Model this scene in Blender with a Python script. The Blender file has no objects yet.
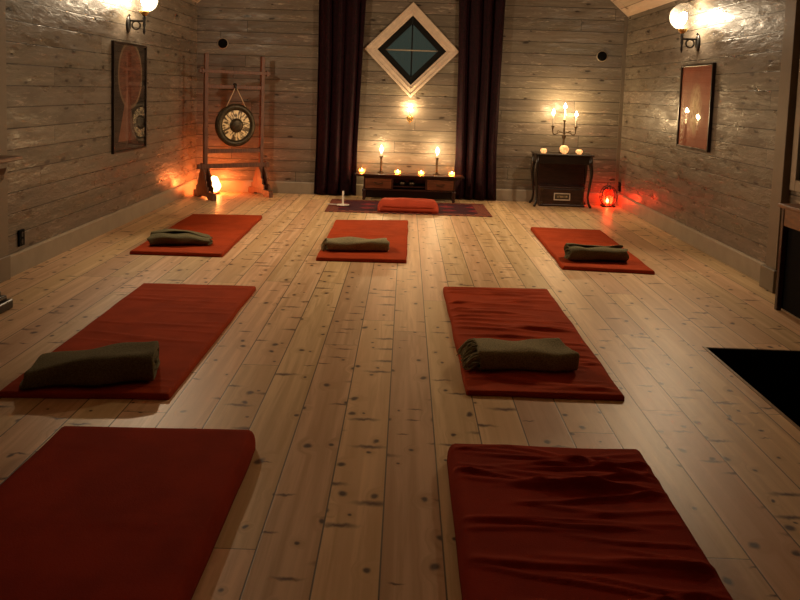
import bpy, bmesh, math, random
from mathutils import Vector, Matrix, noise
PI = math.pi
C = bpy.context.scene.collection
S = bpy.context.scene

# ------------------------------------------------------------ camera, world, exposure
cam_d = bpy.data.cameras.new('camera')
cam = bpy.data.objects.new('camera', cam_d); C.objects.link(cam)
fpx = 800.0
cam_d.sensor_width = 36; cam_d.sensor_fit = 'HORIZONTAL'; cam_d.lens = 36*fpx/800
cam_d.shift_y = -(300-165.7)/800; cam_d.clip_start = 0.02
cy = Vector((7, 92-165.7, fpx)).normalized()
cz = -Vector((110-400, 8820-165.7, fpx)).normalized(); cz = (cz-cy*cz.dot(cy)).normalized()
cx = cy.cross(cz)
# rows: world axes in (right, down, forward); camera columns: right, up, back
cam.matrix_world = Matrix(((cx.x, -cx.y, -cx.z, 0), (cy.x, -cy.y, -cy.z, 0), (cz.x, -cz.y, -cz.z, 1.4), (0, 0, 0, 1)))
S.camera = cam
w = bpy.data.worlds.new('dusk'); S.world = w; w.use_nodes = True
w.node_tree.nodes['Background'].inputs[0].default_value = (0.0125, 0.0145, 0.0115, 1)
w.node_tree.nodes['Background'].inputs[1].default_value = 1.0
S.view_settings.view_transform = 'Standard'; S.view_settings.look = 'None'
S.view_settings.gamma = 1; S.view_settings.use_curve_mapping = False
S.view_settings.exposure = 1.5
WARM = (1.0, 0.76, 0.49); FLAME = (1.0, 0.67, 0.33)
P_GLOBE = 6; P_ROOM_FILL = 78; P_CANDLE = 2.1; P_SALT = 7.5; P_RED = 1.8

# ------------------------------------------------------------ node helpers
class NT:
    def __init__(s, name):
        s.mat = bpy.data.materials.new(name); s.mat.use_nodes = True
        s.t = s.mat.node_tree; s.b = s.t.nodes['Principled BSDF']; s.out = s.t.nodes['Material Output']
    def n(s, typ, **kw):
        nd = s.t.nodes.new(typ)
        for k, v in kw.items(): setattr(nd, k, v)
        return nd
    def put(s, sock, v):
        if hasattr(v, 'is_output'): s.t.links.new(v, sock)
        else: sock.default_value = v
    def m(s, op, a, b=0.0, c=0.0):
        nd = s.n('ShaderNodeMath', operation=op)
        for i, v in enumerate((a, b, c)): s.put(nd.inputs[i], v)
        return nd.outputs[0]
    def mr(s, v, a, b, c=0.0, d=1.0, smooth=True):
        nd = s.n('ShaderNodeMapRange'); nd.interpolation_type = 'SMOOTHSTEP' if smooth else 'LINEAR'
        for i, x in enumerate((v, a, b, c, d)): s.put(nd.inputs[i], x)
        return nd.outputs[0]
    def mix(s, f, a, b, mode='MIX'):
        nd = s.n('ShaderNodeMix', data_type='RGBA', blend_type=mode)
        s.put(nd.inputs[0], f); s.put(nd.inputs[6], col(a)); s.put(nd.inputs[7], col(b))
        return nd.outputs[2]
    def xyz(s, x, y, z):
        nd = s.n('ShaderNodeCombineXYZ')
        for i, v in enumerate((x, y, z)): s.put(nd.inputs[i], v)
        return nd.outputs[0]
    def coords(s):
        tc = s.n('ShaderNodeTexCoord'); sp = s.n('ShaderNodeSeparateXYZ'); s.t.links.new(tc.outputs['Object'], sp.inputs[0])
        return tc.outputs['Object'], sp.outputs
    def noise(s, vec, scale=1.0, detail=3.0, rough=0.55, dist=0.0):
        nd = s.n('ShaderNodeTexNoise'); s.put(nd.inputs['Vector'], vec)
        nd.inputs['Scale'].default_value = scale; nd.inputs['Detail'].default_value = detail
        nd.inputs['Roughness'].default_value = rough; nd.inputs['Distortion'].default_value = dist
        return nd.outputs[0]
    def set(s, **kw):
        for k, v in kw.items(): s.put(s.b.inputs[k.replace('_', ' ')], col(v) if isinstance(v, tuple) else v)
        return s
    def bump(s, h, strength=0.5, dist=0.01):
        nd = s.n('ShaderNodeBump'); nd.inputs['Strength'].default_value = strength; nd.inputs['Distance'].default_value = dist
        s.put(nd.inputs['Height'], h); s.t.links.new(nd.outputs[0], s.b.inputs['Normal'])
def col(c):
    return (c[0], c[1], c[2], 1.0) if isinstance(c, tuple) and len(c) == 3 else c

def plank_mat(name, al, ac, W, L, off, light, dark, knotc, groove=0.004, rough=0.45, knots=(2.2, 7.0), kth=0.45, kr=(0.05, 0.13), glint=0.0, grain=0.35, tone=0.25, bstr=0.5, gdark=0.18, spec=0.5, spikes=None, streak=0.0, glint_paint=0.0):
    """boards: al/ac = index of the axis along / across the boards"""
    N = NT(name); v, xyz = N.coords()
    a, c = xyz[al], xyz[ac]
    cs = N.m('ADD', N.m('DIVIDE', c, W), off)
    row = N.m('FLOOR', cs); fc = N.m('FRACT', cs)
    wn = N.n('ShaderNodeTexWhiteNoise', noise_dimensions='1D'); N.put(wn.inputs['W'], row)
    asx = N.m('ADD', N.m('DIVIDE', a, L), N.m('MULTIPLY', wn.outputs[0], 9.7))
    seg = N.m('FLOOR', asx); fa = N.m('FRACT', asx)
    w2 = N.n('ShaderNodeTexWhiteNoise', noise_dimensions='2D'); N.put(w2.inputs['Vector'], N.xyz(row, seg, 0.0))
    idv = w2.outputs[0]
    dc = N.m('MULTIPLY', N.m('MINIMUM', fc, N.m('SUBTRACT', 1.0, fc)), W)
    da = N.m('MULTIPLY', N.m('MINIMUM', fa, N.m('SUBTRACT', 1.0, fa)), L)
    gap = N.m('MINIMUM', N.mr(dc, groove*0.35, groove), N.mr(da, groove*0.25, groove*0.7))
    shift = N.m('ADD', N.m('MULTIPLY', row, 3.17), N.m('MULTIPLY', idv, 17.0))
    # knots
    vo = N.n('ShaderNodeTexVoronoi', voronoi_dimensions='2D', feature='F1'); vo.inputs['Scale'].default_value = 1.0
    wob = N.noise(N.xyz(N.m('ADD', a, shift), c, 0.0), 9.0, 2.0)
    wobc = N.m('MULTIPLY', N.m('SUBTRACT', wob, 0.5), 0.25)
    N.put(vo.inputs['Vector'], N.xyz(N.m('ADD', N.m('MULTIPLY', N.m('ADD', a, shift), knots[0]), wobc), N.m('ADD', N.m('MULTIPLY', c, knots[1]), wobc), 0.0))
    sc = N.n('ShaderNodeSeparateColor'); N.t.links.new(vo.outputs['Color'], sc.inputs[0])
    has = N.m('GREATER_THAN', sc.outputs[0], kth)
    kd = N.m('DIVIDE', vo.outputs['Distance'], N.m('ADD', 0.5, sc.outputs[1]))
    knot = N.m('MULTIPLY', N.mr(kd, kr[0], kr[1], 1.0, 0.0), has)
    halo = N.m('MULTIPLY', N.mr(kd, kr[1]*0.7, kr[1]*3.2, 1.0, 0.0), has)
    spike = 0.0
    if spikes:                                        # spike knots lying across the board
        v2 = N.n('ShaderNodeTexVoronoi', voronoi_dimensions='2D', feature='F1'); v2.inputs['Scale'].default_value = 1.0
        wob2 = N.m('MULTIPLY', N.m('SUBTRACT', N.noise(N.xyz(N.m('ADD', a, shift), N.m('MULTIPLY', c, 2.0), 3.0), 14.0, 2.0), 0.5), 0.30)
        N.put(v2.inputs['Vector'], N.xyz(N.m('ADD', N.m('MULTIPLY', N.m('ADD', a, N.m('MULTIPLY', shift, 2.3)), spikes[0]), wob2), N.m('MULTIPLY', c, spikes[1]), 0.0))
        s2 = N.n('ShaderNodeSeparateColor'); N.t.links.new(v2.outputs['Color'], s2.inputs[0])
        spike = N.m('MULTIPLY', N.mr(v2.outputs['Distance'], 0.01, N.m('ADD', 0.06, N.m('MULTIPLY', s2.outputs[1], 0.17)), 1.0, 0.0), N.m('GREATER_THAN', s2.outputs[0], 0.22))
    # grain that bends round the knots
    gv = N.xyz(N.m('MULTIPLY', N.m('ADD', a, shift), 1.3), N.m('ADD', N.m('MULTIPLY', c, 26.0), N.m('MULTIPLY', halo, 1.6)), shift)
    g1 = N.noise(gv, 1.0, 4.0, 0.6, 0.6)
    g2 = N.noise(N.xyz(N.m('MULTIPLY', N.m('ADD', a, shift), 3.0), N.m('MULTIPLY', c, 140.0), shift), 1.0, 2.0)
    gr = N.m('ADD', N.m('MULTIPLY', N.mr(g1, 0.35, 0.7), 0.75), N.m('MULTIPLY', g2, 0.25))
    base = N.mix(N.m('MULTIPLY', gr, grain*2.0), light, dark)
    base = N.mix(N.m('MULTIPLY', halo, 0.45), base, dark)
    if streak:                                        # broad heartwood stripes along each board
        sv = N.noise(N.xyz(N.m('MULTIPLY', N.m('ADD', a, shift), 0.35), N.m('MULTIPLY', c, 11.0), shift), 1.0, 2.0, 0.5, 0.5)
        base = N.mix(N.m('MULTIPLY', N.mr(sv, 0.42, 0.58), streak), base, dark)
    if glint_paint:                                         # lamp glints painted into the colour as short pale dashes
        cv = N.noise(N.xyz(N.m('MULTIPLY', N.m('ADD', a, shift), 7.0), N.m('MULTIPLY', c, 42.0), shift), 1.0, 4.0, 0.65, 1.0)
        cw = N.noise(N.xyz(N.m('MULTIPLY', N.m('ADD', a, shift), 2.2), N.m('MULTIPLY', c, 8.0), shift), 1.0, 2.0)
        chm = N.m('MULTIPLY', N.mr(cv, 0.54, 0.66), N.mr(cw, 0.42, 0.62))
        base = N.mix(N.m('MULTIPLY', chm, glint_paint), base, tuple(k*1.9 for k in light))
    val = N.n('ShaderNodeHueSaturation'); N.put(val.inputs['Color'], base)
    N.put(val.inputs['Value'], N.mr(idv, 0.0, 1.0, 1.0-tone, 1.0+tone, False))
    N.put(val.inputs['Hue'], N.mr(N.m('FRACT', N.m('MULTIPLY', idv, 7.31)), 0, 1, 0.49, 0.51, False))
    base = N.mix(knot, val.outputs[0], knotc)
    if spikes: base = N.mix(N.m('MULTIPLY', spike, 1.0), base, tuple(k*1.6 for k in knotc))
    base = N.mix(gap, tuple(x*gdark for x in dark), base)
    hgt = N.m('ADD', gap, N.m('MULTIPLY', gr, 0.12))
    ro = rough
    if glint:
        # chipped, uneven surface that catches the lamps
        ch = N.noise(N.xyz(N.m('MULTIPLY', N.m('ADD', a, shift), 9.0), N.m('MULTIPLY', c, 34.0), shift), 1.0, 3.0, 0.6, 0.8)
        ch2 = N.noise(N.xyz(N.m('MULTIPLY', N.m('ADD', a, shift), 2.5), N.m('MULTIPLY', c, 11.0), shift), 1.0, 2.0)
        hgt = N.m('ADD', N.m('MULTIPLY', gap, 0.25), N.m('ADD', N.m('MULTIPLY', gr, 0.15), N.m('MULTIPLY', N.mr(ch, 0.35, 0.75), glint*0.8)))
        hgt = N.m('ADD', hgt, N.m('MULTIPLY', ch2, glint*0.45))
        hgt = N.m('SUBTRACT', hgt, N.m('MULTIPLY', halo, glint*1.6))
        ro = N.mr(ch2, 0.3, 0.7, rough-0.12, rough+0.2)
    N.set(Base_Color=base, Roughness=ro, Specular_IOR_Level=spec)
    N.bump(hgt, bstr, 0.006)
    return N.mat

def plain(name, c, rough=0.5, metal=0.0, spec=0.5, var=0.0, scale=20.0, bump=0.0, stretch=None, c2=None, sheen=0.0, bscale=None):
    N = NT(name); v, xyz = N.coords()
    N.set(Base_Color=c, Roughness=rough, Metallic=metal, Specular_IOR_Level=spec)
    if sheen: N.set(Sheen_Weight=sheen, Sheen_Roughness=0.4); N.b.inputs['Sheen Tint'].default_value = col(c2 or c)
    if var or bump:
        vec = v
        if stretch: vec = N.xyz(*[N.m('MULTIPLY', xyz[i], stretch[i]) for i in range(3)])
        nz = N.noise(vec, scale, 4.0)
        N.set(Base_Color=N.mix(N.mr(nz, 0.3, 0.7), tuple(x*(1-var) for x in c), c2 or tuple(min(1, x*(1+var)) for x in c)))
        if bump:
            nb = N.noise(v, bscale, 3.0) if bscale else nz
            N.bump(nb, bump, 0.004)
    return N.mat

def flame_mat(name, c, strength):
    N = NT(name); N.t.nodes.remove(N.b)
    e = N.n('ShaderNodeEmission'); e.inputs[0].default_value = col(c); e.inputs[1].default_value = strength
    tr = N.n('ShaderNodeBsdfTransparent'); ad = N.n('ShaderNodeAddShader')
    N.t.links.new(e.outputs[0], ad.inputs[0]); N.t.links.new(tr.outputs[0], ad.inputs[1]); N.t.links.new(ad.outputs[0], N.out.inputs[0])
    return N.mat

def glass_mat(name, tint=(1, 1, 1), gloss=1.0, haze=0.0, hazec=(1, 1, 1), rough=0.02, ior=1.5, seeds=0.0):
    """thin clear glass: fresnel reflection over a see-through pane, a little scattering"""
    N = NT(name); N.t.nodes.remove(N.b); v, xyz = N.coords()
    tr = N.n('ShaderNodeBsdfTransparent'); tr.inputs[0].default_value = col(tint)
    cur = tr.outputs[0]
    if haze:
        tl = N.n('ShaderNodeBsdfTranslucent'); tl.inputs[0].default_value = col(hazec)
        mx = N.n('ShaderNodeMixShader')
        f = N.mr(N.noise(v, 60.0, 2.0), 0.3, 0.75, haze*(1-seeds), haze*(1+seeds)) if seeds else haze
        N.put(mx.inputs[0], f)
        N.t.links.new(cur, mx.inputs[1]); N.t.links.new(tl.outputs[0], mx.inputs[2]); cur = mx.outputs[0]
    gl = N.n('ShaderNodeBsdfGlossy'); gl.inputs['Roughness'].default_value = rough
    fr = N.n('ShaderNodeFresnel'); ge = N.n('ShaderNodeNewGeometry'); N.put(fr.inputs[0], N.mr(ge.outputs['Backfacing'], 0, 1, ior, 1/ior, False))
    mx = N.n('ShaderNodeMixShader'); N.put(mx.inputs[0], N.m('MULTIPLY', fr.outputs[0], gloss))
    N.t.links.new(cur, mx.inputs[1]); N.t.links.new(gl.outputs[0], mx.inputs[2]); N.t.links.new(mx.outputs[0], N.out.inputs[0])
    return N.mat

def glow_mat(name, c, strength, base, var=0.5, scale=25):
    """a lit translucent body (salt, coloured glass): emission from the lamp inside"""
    N = NT(name); v, xyz = N.coords()
    nz = N.mr(N.noise(v, scale, 3.0), 0.3, 0.7, 1-var, 1.0)
    N.set(Base_Color=base, Roughness=0.5); N.put(N.b.inputs['Emission Color'], col(c)); N.put(N.b.inputs['Emission Strength'], N.m('MULTIPLY', nz, strength))
    return N.mat

# ------------------------------------------------------------ mesh helpers
def BM(): return bmesh.new()
def box(bm, x0, x1, y0, y1, z0, z1, M=None):
    vs = [bm.verts.new((x, y, z)) for x in (x0, x1) for y in (y0, y1) for z in (z0, z1)]
    for f in ((0, 1, 3, 2), (4, 6, 7, 5), (0, 4, 5, 1), (2, 3, 7, 6), (0, 2, 6, 4), (1, 5, 7, 3)): bm.faces.new([vs[i] for i in f])
    if M: bmesh.ops.transform(bm, matrix=M, verts=vs)
    return vs
def rbox(bm, x0, x1, y0, y1, z0, z1, b=0.004, seg=2, M=None):
    t = bmesh.new(); box(t, x0, x1, y0, y1, z0, z1)
    bmesh.ops.bevel(t, geom=t.edges[:], offset=b, segments=seg, affect='EDGES', profile=0.5)
    merge(bm, t, M)
def merge(bm, t, M=None):
    if M: bmesh.ops.transform(t, matrix=M, verts=t.verts[:])
    me = bpy.data.meshes.new('tmp'); t.to_mesh(me); t.free(); bm.from_mesh(me); bpy.data.meshes.remove(me)
def lathe(bm, prof, c=(0, 0, 0), seg=20, caps=True, M=None):
    """profile of (radius, z) pairs turned round the z axis"""
    rings = []; allv = []
    for r, z in prof:
        ring = [bm.verts.new((c[0]+max(r, 1e-4)*math.cos(2*PI*i/seg), c[1]+max(r, 1e-4)*math.sin(2*PI*i/seg), c[2]+z)) for i in range(seg)]
        rings.append(ring); allv += ring
    for a, b in zip(rings, rings[1:]):
        for i in range(seg):
            j = (i+1) % seg; bm.faces.new((a[i], a[j], b[j], b[i]))
    if caps: bm.faces.new(rings[0][::-1]); bm.faces.new(rings[-1])
    if M: bmesh.ops.transform(bm, matrix=M, verts=allv)
def tube(bm, pts, r, seg=8, closed=False):
    pts = [Vector(p) for p in pts]; n = len(pts); rings = []; up = None
    rs = r if isinstance(r, (list, tuple)) else [r]*n
    for i, p in enumerate(pts):
        a = pts[(i-1) % n] if (i or closed) else p; b = pts[(i+1) % n] if (i < n-1 or closed) else p
        d = (b-a).normalized()
        if up is None: up = d.orthogonal().normalized()
        up = (up-d*up.dot(d)); up = up.normalized() if up.length > 1e-5 else d.orthogonal().normalized()
        s = d.cross(up)
        rings.append([bm.verts.new(p+(up*math.cos(2*PI*k/seg)+s*math.sin(2*PI*k/seg))*rs[i]) for k in range(seg)])
    for i in range(n if closed else n-1):
        A, B = rings[i], rings[(i+1) % n]
        for k in range(seg):
            j = (k+1) % seg; bm.faces.new((A[k], A[j], B[j], B[k]))
    if not closed: bm.faces.new(rings[0][::-1]); bm.faces.new(rings[-1])
def prism(bm, poly, fn, d0, d1):
    """poly of (u, v) pairs, pushed from depth d0 to d1; fn(u, v, d) gives the point"""
    A = [bm.verts.new(fn(u, v, d0)) for u, v in poly]; B = [bm.verts.new(fn(u, v, d1)) for u, v in poly]
    bm.faces.new(A); bm.faces.new(B[::-1])
    for i in range(len(poly)):
        j = (i+1) % len(poly); bm.faces.new((A[i], B[i], B[j], A[j]))
def ball(bm, c, r, s=(1, 1, 1), u=18, v=12, lump=0.0, seed=0):
    res = bmesh.ops.create_uvsphere(bm, u_segments=u, v_segments=v, radius=1.0)
    for q in res['verts']:
        k = 1+lump*noise.noise(q.co*1.6+Vector((seed*7.1, seed*3.3, 0)))
        q.co = Vector((q.co.x*r*s[0]*k, q.co.y*r*s[1]*k, q.co.z*r*s[2]*k))+Vector(c)
def obj(name, bm, mat, parent=None, smooth=False, bevel=0.0, subsurf=0):
    bmesh.ops.recalc_face_normals(bm, faces=bm.faces[:])
    me = bpy.data.meshes.new(name); bm.to_mesh(me); bm.free()
    o = bpy.data.objects.new(name, me); C.objects.link(o)
    if mat: me.materials.append(mat)
    if smooth:
        for p in me.polygons: p.use_smooth = True
    if bevel:
        md = o.modifiers.new('bevel', 'BEVEL'); md.width = bevel; md.segments = 2; md.limit_method = 'ANGLE'
    if subsurf:
        md = o.modifiers.new('subd', 'SUBSURF'); md.levels = md.render_levels = subsurf
    if parent: o.parent = parent
    return o
def tag(o, label, cat, group=None):
    o['label'] = label; o['category'] = cat
    if group: o['group'] = group
    return o
def thing(name, label, cat, loc=(0, 0, 0), rz=0, group=None):
    o = bpy.data.objects.new(name, None); C.objects.link(o); o.location = loc; o.rotation_euler = (0, 0, rz); o.empty_display_size = 0.1
    return tag(o, label, cat, group)
def struct(name, bm, mat, **kw):
    o = obj(name, bm, mat, **kw)
    if 'parent' not in kw: o['kind'] = 'structure'
    return o
def dup(root, loc, label, group=None, rz=None):
    r = root.copy(); C.objects.link(r); r.location = loc; r['label'] = label
    if rz is not None: r.rotation_euler = (0, 0, rz)
    if group: r['group'] = group
    for ch in list(root.children):
        c = ch.copy(); C.objects.link(c); c.parent = r
        for g in list(ch.children):
            d = g.copy(); C.objects.link(d); d.parent = c
    return r
def lamp(name, loc, power, color, radius, parent):
    d = bpy.data.lights.new(name, 'POINT'); d.energy = power; d.color = color; d.shadow_soft_size = radius
    o = bpy.data.objects.new(name, d); C.objects.link(o); o.location = loc; o.parent = parent
    return o

# ------------------------------------------------------------ materials
M = {}
M['floor'] = plank_mat('pine_floor', 1, 0, 0.19, 3.4, 0.163, (0.80, 0.56, 0.335), (0.54, 0.335, 0.165), (0.060, 0.020, 0.006), groove=0.0038, rough=0.42, knots=(4.6, 6.0), kth=0.22, kr=(0.03, 0.095), tone=0.13, streak=0.6, grain=0.5, bstr=0.12, gdark=0.16, spec=0.35, spikes=(8.2, 1.95))
WL, WD, WK = (0.20, 0.168, 0.130), (0.118, 0.096, 0.073), (0.03, 0.020, 0.014)
M['wall_side'] = plank_mat('limewashed_boards_side', 1, 2, 0.152, 3.1, 0.1, WL, WD, WK, groove=0.0055, rough=0.36, knots=(3.0, 9.0), kth=0.62, kr=(0.05, 0.14), glint=0.5, tone=0.15, bstr=0.6, gdark=0.18, spec=0.4, glint_paint=0.8, streak=0.4)
M['wall_back'] = plank_mat('limewashed_boards_back', 0, 2, 0.152, 3.3, 0.1, WL, WD, WK, groove=0.0055, rough=0.36, knots=(3.0, 9.0), kth=0.74, kr=(0.05, 0.12), glint=0.5, tone=0.15, bstr=0.6, gdark=0.18, spec=0.4, glint_paint=0.8, streak=0.4)
M['ceil'] = plank_mat('ceiling_boards', 1, 0, 0.11, 3.5, 0.1, (0.60, 0.48, 0.35), (0.46, 0.34, 0.23), (0.16, 0.08, 0.04), rough=0.5, knots=(3.0, 9.0), kth=0.5, glint=0.2)
M['base'] = plain('painted_baseboard', (0.30, 0.25, 0.185), 0.45, var=0.08, scale=6)
M['post'] = plain('painted_post', (0.19, 0.148, 0.103), 0.5, var=0.08, scale=6)
M['corner'] = plain('corner_strip', (0.15, 0.12, 0.085), 0.5, var=0.1, scale=6)
M['trim'] = plain('pale_trim_wood', (0.62, 0.50, 0.385), 0.4, var=0.12, scale=9, stretch=(1, 1, 1))
M['sash'] = plain('black_sash', (0.004, 0.004, 0.004), 0.5, spec=0.2)
M['pane'] = glass_mat('window_pane', (0.92, 0.97, 0.94), 1.0)
M['well'] = plain('shade_black_well', (0.006, 0.006, 0.006), 0.8, spec=0.1)  # darkness of the shaft put into the colour, against bounced light
M['edge'] = plain('stair_edge', (0.30, 0.20, 0.11), 0.3)
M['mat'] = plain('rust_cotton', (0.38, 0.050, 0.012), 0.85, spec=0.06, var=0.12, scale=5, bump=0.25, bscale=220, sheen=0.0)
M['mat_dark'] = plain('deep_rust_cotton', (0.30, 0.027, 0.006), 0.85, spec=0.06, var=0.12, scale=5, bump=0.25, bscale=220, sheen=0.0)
M['cushion'] = plain('coral_red_cotton', (0.44, 0.062, 0.028), 0.8, spec=0.1, var=0.08, scale=9, bump=0.2, bscale=200, sheen=0.2)
M['wool'] = plain('olive_wool', (0.27, 0.235, 0.135), 0.95, spec=0.1, var=0.35, scale=160, bump=0.8, bscale=260, sheen=0.35)
M['wool_dark'] = plain('dark_olive_wool', (0.15, 0.132, 0.074), 0.95, spec=0.1, var=0.3, scale=160, bump=0.7, bscale=260, sheen=0.3)
M['velvet'] = plain('burgundy_velvet', (0.0065, 0.0006, 0.0017), 0.7, spec=0.15, var=0.2, scale=30, sheen=0.03, c2=(0.020, 0.0015, 0.005))
M['iron'] = plain('black_iron', (0.012, 0.011, 0.010), 0.4, spec=0.5)
M['brass'] = plain('aged_brass', (0.55, 0.36, 0.13), 0.35, metal=0.9, var=0.2, scale=30)
M['bronze'] = plain('dark_bronze', (0.10, 0.065, 0.035), 0.4, metal=0.7)
M['redwood'] = plain('reddish_pine', (0.125, 0.043, 0.020), 0.5, var=0.3, scale=8, stretch=(6, 6, 1))
M['mahogany'] = plain('dark_mahogany', (0.035, 0.012, 0.008), 0.3, var=0.35, scale=9, stretch=(1, 5, 5))
M['mahogany_drawer'] = plain('red_mahogany', (0.14, 0.042, 0.017), 0.3, var=0.4, scale=9, stretch=(1, 6, 6))
M['blackwood'] = plain('black_brown_wood', (0.016, 0.009, 0.006), 0.28, var=0.3, scale=9, stretch=(1, 5, 5))
M['brownwood'] = plain('brown_wood', (0.17, 0.065, 0.022), 0.35, var=0.3, scale=7, stretch=(5, 1, 5))
M['white'] = plain('white_wax', (0.80, 0.74, 0.62), 0.5)
M['wax'] = plain('cream_wax', (0.85, 0.70, 0.45), 0.5)
M['chrome'] = plain('pale_enamel', (0.75, 0.70, 0.62), 0.25)
M['black'] = plain('black_plastic', (0.004, 0.004, 0.004), 0.7, spec=0.06)
M['gong_rim'] = plain('dark_gong_bronze', (0.045, 0.032, 0.016), 0.4, metal=0.6, var=0.4, scale=40)
M['rope'] = plain('pale_cord', (0.55, 0.42, 0.28), 0.8)
M['flame'] = flame_mat('candle_flame', (1.0, 0.72, 0.36), 14.0)
M['bulb'] = flame_mat('globe_bulb', (1.0, 0.80, 0.52), 22.0)
M['globe'] = glass_mat('seeded_globe_glass', (1, 1, 1), 1.0, haze=0.012, hazec=(1.0, 0.96, 0.88), seeds=0.5, rough=0.05)
M['picglass'] = glass_mat('picture_glass', (1, 1, 1), 1.0, rough=0.02)
M['holder'] = glass_mat('tealight_glass', (1.0, 0.72, 0.45), 1.0, haze=0.35, hazec=(1.0, 0.55, 0.25))
M['ruby'] = glass_mat('ruby_glass', (1.0, 0.10, 0.05), 1.0, haze=0.28, hazec=(1.0, 0.05, 0.02), seeds=0.4)
M['salt'] = flame_mat('lit_salt', (1.0, 0.52, 0.15), 2.6)
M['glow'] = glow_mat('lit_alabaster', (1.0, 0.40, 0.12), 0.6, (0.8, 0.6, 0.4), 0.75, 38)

# gong face: brass with hammered sunburst strokes
N = NT('brass_gong_face'); v, xyz = N.coords()
ang = N.m('ARCTAN2', xyz[2], xyz[0]); rad = N.m('SQRT', N.m('ADD', N.m('MULTIPLY', xyz[0], xyz[0]), N.m('MULTIPLY', xyz[2], xyz[2])))
st = N.noise(N.xyz(N.m('MULTIPLY', N.m('COSINE', ang), 4.0), N.m('MULTIPLY', N.m('SINE', ang), 4.0), N.m('MULTIPLY', rad, 9.0)), 1.5, 3.0, 0.6)
N.set(Base_Color=N.mix(N.mr(st, 0.42, 0.56), (0.10, 0.055, 0.016), (0.95, 0.76, 0.44)), Metallic=0.0, Roughness=0.45); N.bump(st, 0.3, 0.004)
M['gong_face'] = N.mat

# persian rug: dark field, red lozenges, patterned border
N = NT('persian_rug'); v, xyz = N.coords()
fx = N.m('ABSOLUTE', N.m('SUBTRACT', N.m('FRACT', N.m('MULTIPLY', xyz[0], 3.1)), 0.5)); fy = N.m('ABSOLUTE', N.m('SUBTRACT', N.m('FRACT', N.m('MULTIPLY', xyz[1], 3.3)), 0.5))
loz = N.mr(N.m('ADD', fx, fy), 0.28, 0.36, 1.0, 0.0)
vo = N.n('ShaderNodeTexVoronoi'); N.put(vo.inputs['Vector'], v); vo.inputs['Scale'].default_value = 26
fl_ = N.mr(vo.outputs['Distance'], 0.2, 0.5)
base = N.mix(loz, (0.060, 0.010, 0.016), (0.26, 0.022, 0.028)); base = N.mix(N.m('MULTIPLY', fl_, 0.55), base, (0.028, 0.010, 0.02))
bx_ = N.m('GREATER_THAN', N.m('ABSOLUTE', xyz[0]), 0.82); by_ = N.m('GREATER_THAN', N.m('ABSOLUTE', xyz[1]), 0.40)
bd = N.m('MAXIMUM', bx_, by_)
vc = N.n('ShaderNodeTexChecker'); N.put(vc.inputs['Vector'], v); vc.inputs['Scale'].default_value = 22
base = N.mix(bd, base, N.mix(vc.outputs['Fac'], (0.03, 0.012, 0.02), (0.30, 0.09, 0.05)))
N.set(Base_Color=base, Roughness=0.9, Specular_IOR_Level=0.1); N.bump(N.noise(v, 400, 2.0), 0.5, 0.003)
M['rug'] = N.mat

# ------------------------------------------------------------ the room
XL, XR, YB, YF, EV, SL = -2.78, 2.85, 10.6, -3.0, 2.47, math.tan(math.radians(41))
XM = (XL+XR)/2; ZR = EV+(XR-XM)*SL
HX0, HX1, HY0, HY1 = 1.755, 2.70, 1.9, 4.49           # stair opening
b = BM()
for x0, x1, y0, y1 in ((XL, HX0, YF, YB), (HX1, XR, YF, YB), (HX0, HX1, YF, HY0), (HX0, HX1, HY1, YB)): box(b, x0, x1, y0, y1, -0.06, 0)
struct('floor', b, M['floor'])
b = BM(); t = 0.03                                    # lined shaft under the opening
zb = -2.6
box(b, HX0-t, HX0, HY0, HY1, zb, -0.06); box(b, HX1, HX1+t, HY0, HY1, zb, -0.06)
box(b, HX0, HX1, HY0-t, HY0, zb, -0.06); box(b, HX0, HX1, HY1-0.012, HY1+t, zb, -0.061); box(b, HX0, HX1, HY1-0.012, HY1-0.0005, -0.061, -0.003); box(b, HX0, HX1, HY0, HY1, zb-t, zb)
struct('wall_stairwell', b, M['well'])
b = BM()                                              # steps going down, blackened with the shade of the shaft
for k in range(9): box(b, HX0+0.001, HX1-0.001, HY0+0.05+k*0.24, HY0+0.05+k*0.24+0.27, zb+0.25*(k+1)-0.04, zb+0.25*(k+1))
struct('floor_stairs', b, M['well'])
b = BM(); box(b, HX0-0.012, HX0+0.004, HY0, HY1, -0.05, 0.004)
struct('trim_7', b, M['edge'])

def gable(bm, y, zt=0.0):
    return [bm.verts.new(p) for p in ((XL, y, 0), (XR, y, 0), (XR, y, EV), (XM, y, ZR), (XL, y, EV))]
WX, WZ, WH = 0.045, 1.947, 0.445                      # diamond window centre, half diagonal of the hole
b = BM(); o5 = gable(b, YB)
# centre points so the hole can be cut: left/right/top/bottom of the diamond
d4 = [b.verts.new(p) for p in ((WX-WH, YB, WZ), (WX, YB, WZ-WH), (WX+WH, YB, WZ), (WX, YB, WZ+WH))]
b.faces.new((o5[0], d4[1], d4[0], o5[4])); b.faces.new((o5[0], o5[1], d4[1])); b.faces.new((o5[1], o5[2], d4[2], d4[1]))
b.faces.new((o5[2], o5[3], d4[3], d4[2])); b.faces.new((o5[3], o5[4], d4[0], d4[3]))
e_ = bmesh.ops.extrude_face_region(b, geom=b.faces[:])
bmesh.ops.translate(b, vec=(0, 0.16, 0), verts=[g for g in e_['geom'] if isinstance(g, bmesh.types.BMVert)])
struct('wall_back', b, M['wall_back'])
b = BM(); f5 = b.faces.new(gable(b, YF)); e_ = bmesh.ops.extrude_face_region(b, geom=[f5])
bmesh.ops.translate(b, vec=(0, -0.1, 0), verts=[g for g in e_['geom'] if isinstance(g, bmesh.types.BMVert)])
struct('wall_front', b, M['ceil'])
b = BM(); box(b, XL-0.12, XL, YF, YB, 0, EV+0.05); struct('wall_left', b, M['wall_side'])
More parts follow.
